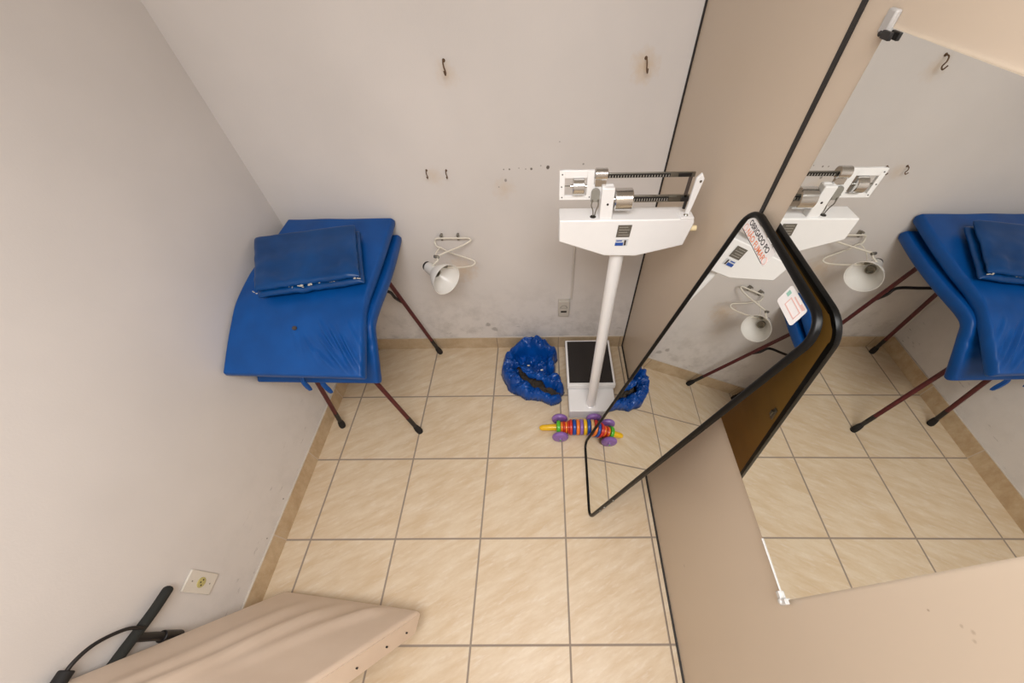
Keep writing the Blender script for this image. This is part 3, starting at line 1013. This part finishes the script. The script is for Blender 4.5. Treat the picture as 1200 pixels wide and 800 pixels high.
# profile runs from the back of the neck over the mouth and into the bowl
add_lathe(bm, SH, -AX, [(t, r) for t, r in reversed(prof_out)] + prof_in, 36, True, True)
obj('lamp_shade', bm, M['lamp_inner'], la, angle=50)
bm = BM()
add_lathe(bm, sh(0.0905), AX, [(0, 0.0215), (0.018, 0.0215), (0.018, 0.0165), (0.004, 0.0165), (0.004, 0.006), (0.010, 0.006)], 24, True, True)
obj('socket', bm, M['steel'], la, angle=30)
bm = BM()
add_lathe(bm, sh(0.148), -AX, [(0, R0 * 0.31), (0.010, R0 * 0.31), (0.016, R0 * 0.18)], 20)
obj('back_cap', bm, M['black_tube'], la, angle=30)
bm = BM()
jo = P(1.53, 0.62, 2.01)
nk = sh(0.095) + Vector((0, 0, 0.026))
add_tube(bm, smooth_path([jo, P(1.545, 0.57, 1.99), nk + Vector((0.004, 0.002, 0.012)), nk], 6), 0.0045, 10)
add_tube(bm, smooth_path([P(1.62, 0.52, 1.93), P(1.60, 0.51, 1.94), nk + Vector((0.01, 0, 0.004))], 6), 0.0042, 10)
obj('shade_yoke', bm, M['lamp_paint'], la)
for (o, ax, l) in ((jo + Vector((-0.012, 0, 0)), Vector((1, -0.3, 0)), 0.026), (P(1.60, 0.51, 1.955), Vector((1, -0.4, 0.2)), 0.030)):
    bm = BM()
    add_lathe(bm, o, ax, [(0, 0.0075), (0.006, 0.0085), (l - 0.004, 0.0085), (l, 0.006)], 14)
    obj('joint_screw', bm, M['steel'], la)
bm = BM()
add_tube(bm, smooth_path([sh(0.150), sh(0.165) + Vector((0.004, 0, -0.006)), P(1.46, 0.66, 1.86), P(1.47, 0.78, 1.93), P(1.52, 0.86, 1.97)], 8), 0.0028, 8)
obj('cord', bm, M['lamp_paint'], la)

# ------------------------------------------------------------------ blue bag on the floor
bg = thing('crumpled_bag', P(2.55, 0.35, 0), 'crumpled blue vinyl bag lying open on the floor beside the scale', 'bag')
# strokes: polylines on the floor with radius and height (tile units) whose upper envelope is the crumpled skin
STR = [([(2.235, 0.62, .11, .26), (2.215, 0.40, .12, .24), (2.33, 0.16, .13, .22), (2.52, 0.03, .11, .20), (2.70, -0.03, .075, .17), (2.86, -0.12, .06, .14), (2.97, -0.10, .055, .14)], 'rim'),
       ([(2.32, 0.50, .06, .24), (2.40, 0.38, .08, .26), (2.56, 0.26, .09, .28), (2.74, 0.16, .10, .28), (2.92, 0.16, .11, .28), (2.985, 0.04, .075, .24)], 'band'),
       ([(2.29, 0.74, .09, .26), (2.45, 0.80, .12, .36), (2.66, 0.80, .12, .40), (2.88, 0.68, .10, .34)], 'back'),
       ([(2.86, 0.60, .07, .26), (2.87, 0.36, .07, .26)], 'side')]
HOLE_P = [(2.33, 0.40), (2.42, 0.21), (2.56, 0.12), (2.70, 0.045), (2.84, -0.045), (2.93, -0.055), (2.94, 0.01), (2.82, 0.045), (2.68, 0.115), (2.55, 0.185), (2.44, 0.285), (2.37, 0.40)]


def inside(poly, x, y):
    r = False
    for (xa, ya), (xb, yb_) in zip(poly, poly[1:] + poly[:1]):
        if (ya > y) != (yb_ > y) and x < (xb - xa) * (y - ya) / (yb_ - ya) + xa:
            r = not r
    return r


PIT = [(2.30, 0.66), (2.45, 0.80), (2.80, 0.72), (2.88, 0.55), (2.87, 0.30), (2.60, 0.24), (2.40, 0.40)]


def bag_h(x, y):
    best = -1.0
    for pts_, _ in STR:
        for (xa, ya, ra, ha), (xb, yb_, rb, hb) in zip(pts_, pts_[1:]):
            dx, dy = xb - xa, yb_ - ya
            t = min(1, max(0, ((x - xa) * dx + (y - ya) * dy) / (dx * dx + dy * dy)))
            d = math.hypot(x - xa - dx * t, y - ya - dy * t)
            r_, h_ = ra + (rb - ra) * t, ha + (hb - ha) * t
            k = d / r_
            if k < 1.0:
                best = max(best, h_ * (1 - k ** 3.0) ** 0.5)
    if inside(PIT, x, y):
        best = max(best, 0.10 + 0.10 * max(0, (y - 0.3)))
    return best


def bag_pt(x, y, z):
    u = Vector((x, y, 0))
    f1 = noise.voronoi(u * 6.0 + Vector((3, 1, 0)))[0][0]
    f2 = noise.voronoi(u * 13.0 + Vector((8, 4, 2)))[0][0]
    rid = 0.5 - abs(noise.noise(u * 6 + Vector((3, 1, 0)))) * 2.2
    amp = min(1, z / 0.10)
    f3 = abs(noise.noise(Vector((x * 30, y * 22, 6))))
    zz = z + amp * (0.070 * (0.42 - f1) + 0.034 * (0.42 - f2) + 0.045 * rid + 0.030 * (0.22 - f3))
    xx = x + 0.022 * noise.noise(u * 9 + Vector((0, 0, 5)))
    yy = y + 0.022 * noise.noise(u * 9 + Vector((0, 0, 15)))
    return P(xx, yy, max(0.006, zz))


bm = BM()
GX, GY, ST = 2.06, -0.26, 0.0090
nx, ny = 117, 138
hv = {}
for i in range(nx):
    for j in range(ny):
        x, y = GX + ST * i, GY + ST * j
        z = bag_h(x, y)
        hv[(i, j)] = z
bv = {}
def vget(i, j):
    if (i, j) not in bv:
        x, y = GX + ST * i, GY + ST * j
        bv[(i, j)] = bm.verts.new(bag_pt(x, y, max(0.0, hv[(i, j)])))
    return bv[(i, j)]
for i in range(nx - 1):
    for j in range(ny - 1):
        q4 = ((i, j), (i + 1, j), (i + 1, j + 1), (i, j + 1))
        if max(hv[k] for k in q4) <= 0 or sum(hv[k] > 0 for k in q4) < 2:
            continue
        x, y = GX + ST * (i + .5), GY + ST * (j + .5)
        if inside(HOLE_P, x, y):
            continue
        bm.faces.new([vget(*k) for k in q4])
sk = obj('bag_skin', bm, M['blue_bag'], bg, angle=30)
md = sk.modifiers.new('solid', 'SOLIDIFY'); md.thickness = 0.004; md.offset = -1
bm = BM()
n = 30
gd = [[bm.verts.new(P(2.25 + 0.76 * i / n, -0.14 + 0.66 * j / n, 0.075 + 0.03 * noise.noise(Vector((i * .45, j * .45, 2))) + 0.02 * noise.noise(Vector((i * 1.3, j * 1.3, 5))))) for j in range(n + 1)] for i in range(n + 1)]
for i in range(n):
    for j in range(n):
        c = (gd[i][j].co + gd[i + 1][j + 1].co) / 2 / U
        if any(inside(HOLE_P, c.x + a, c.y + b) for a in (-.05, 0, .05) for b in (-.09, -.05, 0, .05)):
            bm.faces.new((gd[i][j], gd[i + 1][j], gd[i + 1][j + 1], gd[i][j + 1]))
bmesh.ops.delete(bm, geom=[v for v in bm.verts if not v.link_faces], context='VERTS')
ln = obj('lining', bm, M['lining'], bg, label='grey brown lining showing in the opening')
md = ln.modifiers.new('solid', 'SOLIDIFY'); md.thickness = 0.012; md.offset = -1
for (x, y, z) in ((2.53, 0.37, 0.262), (2.73, 0.26, 0.290)):
    bm = BM()
    bmesh.ops.create_icosphere(bm, subdivisions=2, radius=0.006, matrix=Matrix.Translation(P(x, y, z)) @ Matrix.Diagonal((1.6, 1, 0.6, 1)))
    obj('torn_spot', bm, M['foam'], bg, label='small torn white spot')

# ------------------------------------------------------------------ pull toy
ty = thing('pull_toy', P(3.1, -0.58, 0), 'wooden pull toy of coloured rings on purple wheels lying before the scale', 'toy')
TYY, TZ = -0.610, 0.122
AXT = Vector((1, 0.0, 0))
def ring(x, w, r, col, r_in=0.8):
    bm = BM()
    e = min(0.006, w * U * 0.3)
    r *= 1.17
    add_lathe(bm, P(x, TYY, TZ), AXT, [(0, r * U - e), (e * 0.3, r * U - e * 0.3), (e, r * U), (w * U - e, r * U), (w * U - e * 0.3, r * U - e * 0.3), (w * U, r * U - e)], 30)
    obj('ring', bm, M[col], ty, label=col.replace('toyblue', 'blue') + ' wooden ring', angle=35)
bm = BM()
add_lathe(bm, P(2.690, TYY + 0.035, 0.050), Vector((1, 0, 0.05)), [(0, 0.005), (0.004, 0.012), (0.018, 0.0175), (0.06, 0.0195), (0.102, 0.021)], 22)
obj('tail', bm, M['yellow'], ty, label='tapered yellow tail')
xs = 2.928
for w, r, c in ((0.054, 0.083, 'green'), (0.036, 0.066, 'orange'), (0.026, 0.072, 'red'), (0.036, 0.068, 'orange'), (0.022, 0.080, 'red'), (0.044, 0.094, 'red'),
                (0.050, 0.094, 'toyblue'), (0.050, 0.094, 'orange'), (0.050, 0.094, 'purple'), (0.050, 0.094, 'yellow'), (0.050, 0.092, 'toyblue'), (0.05, 0.090, 'wood'), (0.05, 0.085, 'red')):
    ring(xs, w - 0.003, r, c)
    xs += w
bm = BM()
add_lathe(bm, P(xs, TYY, TZ), AXT, [(0, 0.034), (0.010, 0.036), (0.026, 0.033), (0.038, 0.024), (0.044, 0.010)], 24)
obj('head', bm, M['green'], ty, label='round green head')
for x in (2.975, 3.455):
    bm = BM()
    add_tube(bm, [P(x, TYY - 0.195, 0.1106), P(x, TYY + 0.195, 0.1106)], 0.0045, 10)
    ax = obj('axle', bm, M['green'], ty)
    for s in (-1, 1):
        bm = BM()
        add_lathe(bm, P(x, TYY + s * 0.140, 0.1106), Vector((0, s, 0)), [(-0.015, 0.030), (-0.012, 0.042), (-0.004, 0.0475), (0.005, 0.0470), (0.011, 0.042), (0.014, 0.030), (0.015, 0.011), (0.021, 0.009)], 28)
        obj('wheel', bm, M['purple'], ty, angle=35)

# ------------------------------------------------------------------ sockets, conduit, hooks
def plate(name, o, ex, ey, n, w, h, label, cat):
    t = thing(name, o, label, cat)
    bm = BM()
    add_box(bm, o + n * 0.004, w, h, 0.008, (ex, ey, n))
    obj('cover_plate', bm, M['white_plastic'] if cat == 'socket' and w > 0.1 else M['grey_plastic'], t, bevel=0.002)
    return t

ex, ey, n = Vector((0, -0.02, 1)).normalized(), Vector((0, -1, -0.02)).normalized(), Vector((1, 0, 0))
o = P(XL, -2.545, 0.90)
so = plate('wall_socket', o, ex, ey, n, 0.130, 0.072, 'white socket plate with yellowed round outlet low on the left wall', 'socket')
bm = BM()
add_lathe(bm, o + n * 0.006, n, [(0, 0.0185), (0.004, 0.0175), (0.0045, 0.014)], 26)
sk = obj('outlet_face', bm, M['socket_yellow'], so, angle=30, label='yellowed round outlet')
for a in (-1, 0, 1):
    bm = BM()
    add_lathe(bm, o + n * 0.0104 + ey * (0.009 * a) + ex * (0.005 if a == 0 else -0.002), n, [(0, 0.0032), (0.0005, 0.0028)], 10)
    obj('pin_hole', bm, M['slot'], sk)
for a in (-1, 1):
    bm = BM()
    add_lathe(bm, o + n * 0.0075 + ex * (0.042 * a), n, [(0, 0.003), (0.0012, 0.0024)], 10)
    obj('screw', bm, M['steel'], so)
o = P(3.062, YB, 0.885)
ex, ey, n = Vector((1, 0, 0)), Vector((0, 0, 1)), Vector((0, -1, 0))
so = thing('wall_socket', o, 'small grey surface socket with thin conduit on the back wall behind the scale', 'socket')
bm = BM()
add_box(bm, o + n * 0.014, 0.068, 0.125, 0.028, (ex, ey, n))
obj('socket_box', bm, M['grey_plastic'], so, bevel=0.003)
bm = BM()
add_box(bm, o + n * 0.029 + ey * -0.020, 0.036, 0.014, 0.002, (ex, ey, n))
obj('outlet_slot', bm, M['slot'], so, smooth=False)
bm = BM()
add_tube(bm, smooth_path([o + n * 0.029 + ex * a + ey * b for a, b in ((-0.022, 0.012), (-0.014, 0.026), (0, 0.031), (0.014, 0.026), (0.022, 0.012))], 4), 0.0016, 6)
add_tube(bm, [o + n * 0.029 + ex * -0.024 + ey * 0.010, o + n * 0.029 + ex * 0.024 + ey * 0.010], 0.0012, 6)
obj('moulded_mark', bm, M['steel'], so)
bm = BM()
add_box(bm, P(3.165, YB - 0.012, (1.03 + 2.30) / 2), 0.011, 0.009, 1.27 * U)
obj('cable_conduit', bm, M['conduit'], so, bevel=0.002)

def hook_bm(x, z, s):
    bm = BM()
    y = YB
    pts = smooth_path([P(x, y + 0.01, z + 0.03 * s), P(x, y - 0.04 * s, z + 0.03 * s), P(x + 0.004 * s, y - 0.062 * s, z), P(x + 0.01 * s, y - 0.055 * s, z - 0.035 * s), P(x + 0.012 * s, y - 0.085 * s, z - 0.05 * s), P(x + 0.008 * s, y - 0.105 * s, z - 0.02 * s)], 5)
    add_tube(bm, pts, 0.0026 * s ** 0.5, 8)
    add_lathe(bm, P(x, y, z + 0.03 * s), Vector((0, -1, 0)), [(0, 0.006 * s ** 0.5), (0.0025, 0.005 * s ** 0.5)], 12)
    return bm

def hook(x, z, s, label, src=None):
    if src is None:
        o = obj('wall_hook', hook_bm(x, z, s), M['rust'], loc=P(x, YB, z))
    else:
        o = src.copy()
        COL.objects.link(o)
        o.location = P(x, YB, z)
    return props(o, label, 'hook', 'rusty hooks in the back wall')

h1 = hook(1.945, 3.655, 1.0, 'rusty hook high on the back wall, above the wall lamp')
hook(3.668, 3.645, 1.0, 'rusty hook high on the back wall, beside the partition corner', h1)
h2 = hook(1.559, 2.782, 0.7, 'small rusty hook above the lamp, the one nearer the couch')
hook(1.765, 2.778, 0.7, 'small rusty hook above the lamp, the one nearer the scale', h2)

# ------------------------------------------------------------------ cream couch panel, lower left
cp = thing('padded_panel', P(0.6, -2.9, 0), 'cream vinyl padded couch panel leaning by the left wall', 'couch')
A0 = Vector((-0.002, -2.527, 0.125))
B0 = Vector((1.542, -2.722, 0.350))
DU = Vector((-0.225, -0.550, 1.260)).normalized()
DB = Vector((-0.275, -0.383, 0.882)).normalized()


def side_dir(u):
    return DU.lerp(DB, u)
e1 = (B0 - A0)
nB = DU.cross(e1).normalized()
if nB.y < 0:
    nB = -nB
LEN, THK = 1.66, 0.20
bm = BM()
ns, nw = 54, 54
g = {}
for side in (1, 0):
    for i in range(nw + 1):
        for j in range(ns + 1):
            u = 0.5 - 0.5 * math.cos(math.pi * i / nw)
            v = 0.5 - 0.5 * math.cos(math.pi * j / ns)
            p = A0 + e1 * u + side_dir(u) * (LEN * v)
            eu, evv = min(u, 1 - u) * e1.length, min(v, 1 - v) * LEN
            r = 0.035
            fall = 1.0
            for e in (eu, evv):
                if e < r:
                    fall *= math.sqrt(max(0, 1 - (1 - e / r) ** 2))
            if side:
                # long soft drag folds fanning out of the lower end
                c = 0.052 * math.exp(-((u - 0.80 + 0.34 * v) / 0.055) ** 2) * min(1, v / 0.15) * max(0, 1 - v / 0.95)
                c += 0.040 * math.exp(-((u - 0.55 + 0.16 * v) / 0.05) ** 2) * min(1, v / 0.3)
                c += 0.028 * math.exp(-((u - 0.32 + 0.05 * v) / 0.06) ** 2) * min(1, v / 0.3)
                c += 0.03 * math.sin(math.pi * u) * math.sin(math.pi * min(1, v * 1.4))
                h = -0.035 * (1 - fall) + c * fall
            else:
                h = -THK
                p = p + (A0 + e1 * 0.5 + DU * (LEN * 0.5) - p) * 0.025
            g[(side, i, j)] = bm.verts.new((p + nB * h) * U)
def face(*k):
    bm.faces.new([g[x] for x in k])
for i in range(nw):
    for j in range(ns):
        face((1, i, j), (1, i + 1, j), (1, i + 1, j + 1), (1, i, j + 1))
        face((0, i, j), (0, i, j + 1), (0, i + 1, j + 1), (0, i + 1, j))
for i in range(nw):
    face((1, i, 0), (0, i, 0), (0, i + 1, 0), (1, i + 1, 0))
    face((1, i, ns), (1, i + 1, ns), (0, i + 1, ns), (0, i, ns))
for j in range(ns):
    face((1, 0, j), (1, 0, j + 1), (0, 0, j + 1), (0, 0, j))
    face((1, nw, j), (0, nw, j), (0, nw, j + 1), (1, nw, j + 1))
obj('pad', bm, M['cream'], cp, angle=70)
# piping along the right side and the screw holes in the edge
bm = BM()
add_tube(bm, [(A0 + e1 * 1.001 + DB * (LEN * t) + nB * -0.036) * U for t in [0.03 + 0.94 * k / 20 for k in range(21)]], 0.0022, 8)
obj('piping', bm, M['cream'], cp)
for t in (0.11, 0.27, 0.47, 0.70):
    bm = BM()
    c = (B0 + DB * (LEN * t) - nB * 0.125) * U
    add_lathe(bm, c - e1.normalized() * 0.008, e1.normalized(), [(0, 0.0032), (0.0095, 0.0032)], 12)
    obj('screw_hole', bm, M['slot'], cp)
# black folded legs under the panel, reaching the floor
def pp(u, t, d):
    return (A0 + e1 * u + DU * t + nB * d) * U
for u in (0.2, 0.6):
    bm = BM()
    a = pp(u, 0.45, -THK + 0.02)
    f = Vector((a.x, a.y - 0.10, 0.0))
    add_tube(bm, [f, f.lerp(a, 0.5), a], 0.014, 12)
    obj('leg', bm, M['black_tube'], cp)
bm = BM()
XW = XL + 0.062
rod = [P(XW, -2.640, 1.235), P(XW, -2.80, 1.262), P(XW - 0.005, -3.05, 1.325), P(XW, -3.35, 1.40)]
add_tube(bm, smooth_path(rod, 6), 0.0150, 16)
o_ = rod[0]
add_lathe(bm, rod[0], rod[0] - rod[1], [(0, 0.0150), (0.006, 0.014), (0.011, 0.009), (0.013, 0.003)], 16)
obj('padded_rod', bm, M['foam_grip'], cp, label='black foam covered rod')
bm = BM()
c0 = P(XW + 0.02, -2.895, 1.15)
add_tube(bm, [P(XW, -2.945, 1.285), P(XW + 0.01, -2.935, 1.15), P(XW + 0.01, -2.930, 0.96)], 0.0130, 14)
add_tube(bm, [P(XW + 0.01, -2.935, 1.085), P(XW + 0.01, -2.928, 0.92)], 0.0185, 14)
obj('rod_joint', bm, M['black_tube'], cp, bevel=0.002)
bm = BM()
add_tube(bm, smooth_path([P(XW + 0.03, -2.885, 1.30), P(XW + 0.02, -2.90, 1.42), P(XW + 0.01, -2.98, 1.56), P(XW, -3.08, 1.62), P(XW, -3.18, 1.63)], 8), 0.0055, 10)
obj('cable', bm, M['black_tube'], cp)
bm = BM()
add_tube(bm, [P(XW, -3.115, 1.628), P(XW, -3.30, 1.64)], 0.017, 14)
obj('cable_end', bm, M['rubber'], cp, bevel=0.003)

# ------------------------------------------------------------------ light
def area(name, loc, rot, sx, sy, power, col=(1, 1, 1)):
    d = bpy.data.lights.new(name, 'AREA')
    d.shape = 'RECTANGLE'
    d.size, d.size_y = sx, sy
    d.energy = power
    d.color = col
    o = bpy.data.objects.new(name, d)
    COL.objects.link(o)
    o.location = loc
    o.rotation_euler = rot
    return o

area('ceiling_lamp', P(2.7, -3.7, ZC - 0.12), (0, 0, 0), 1.2, 0.9, 45, (1.0, 0.985, 0.985))
w = bpy.data.worlds.new('world')
SC.world = w
w.use_nodes = True
w.node_tree.nodes['Background'].inputs[0].default_value = (0.9, 0.93, 1.0, 1)
w.node_tree.nodes['Background'].inputs[1].default_value = 0.2

# ------------------------------------------------------------------ camera
cx, cy, cz = 2.7818, -2.9983, 4.5065
pitch, yaw, roll = 0.924738, -0.015328, -0.023506
f = Vector((math.sin(yaw) * math.cos(pitch), math.cos(yaw) * math.cos(pitch), -math.sin(pitch)))
rt = Vector((math.cos(yaw), -math.sin(yaw), 0))
up = rt.cross(f)
c_, s_ = math.cos(roll), math.sin(roll)
rt, up = rt * c_ + up * s_, up * c_ - rt * s_
cam = bpy.data.cameras.new('camera')
co = bpy.data.objects.new('camera', cam)
COL.objects.link(co)
mw = Matrix((rt, up, -f)).transposed().to_4x4()
mw.translation = P(cx, cy, cz)
co.matrix_world = mw
cam.sensor_fit = 'HORIZONTAL'
cam.sensor_width = 36.0
cam.lens = 420.735 / 1200 * 36
cam.shift_x = -35.165 / 1200
cam.shift_y = 38.363 / 1200
cam.clip_start = 0.01
SC.camera = co

SC.view_settings.view_transform = 'Standard'
SC.view_settings.look = 'None'
SC.view_settings.exposure = 0.0
SC.view_settings.gamma = 1.0
SC.view_settings.use_curve_mapping = False
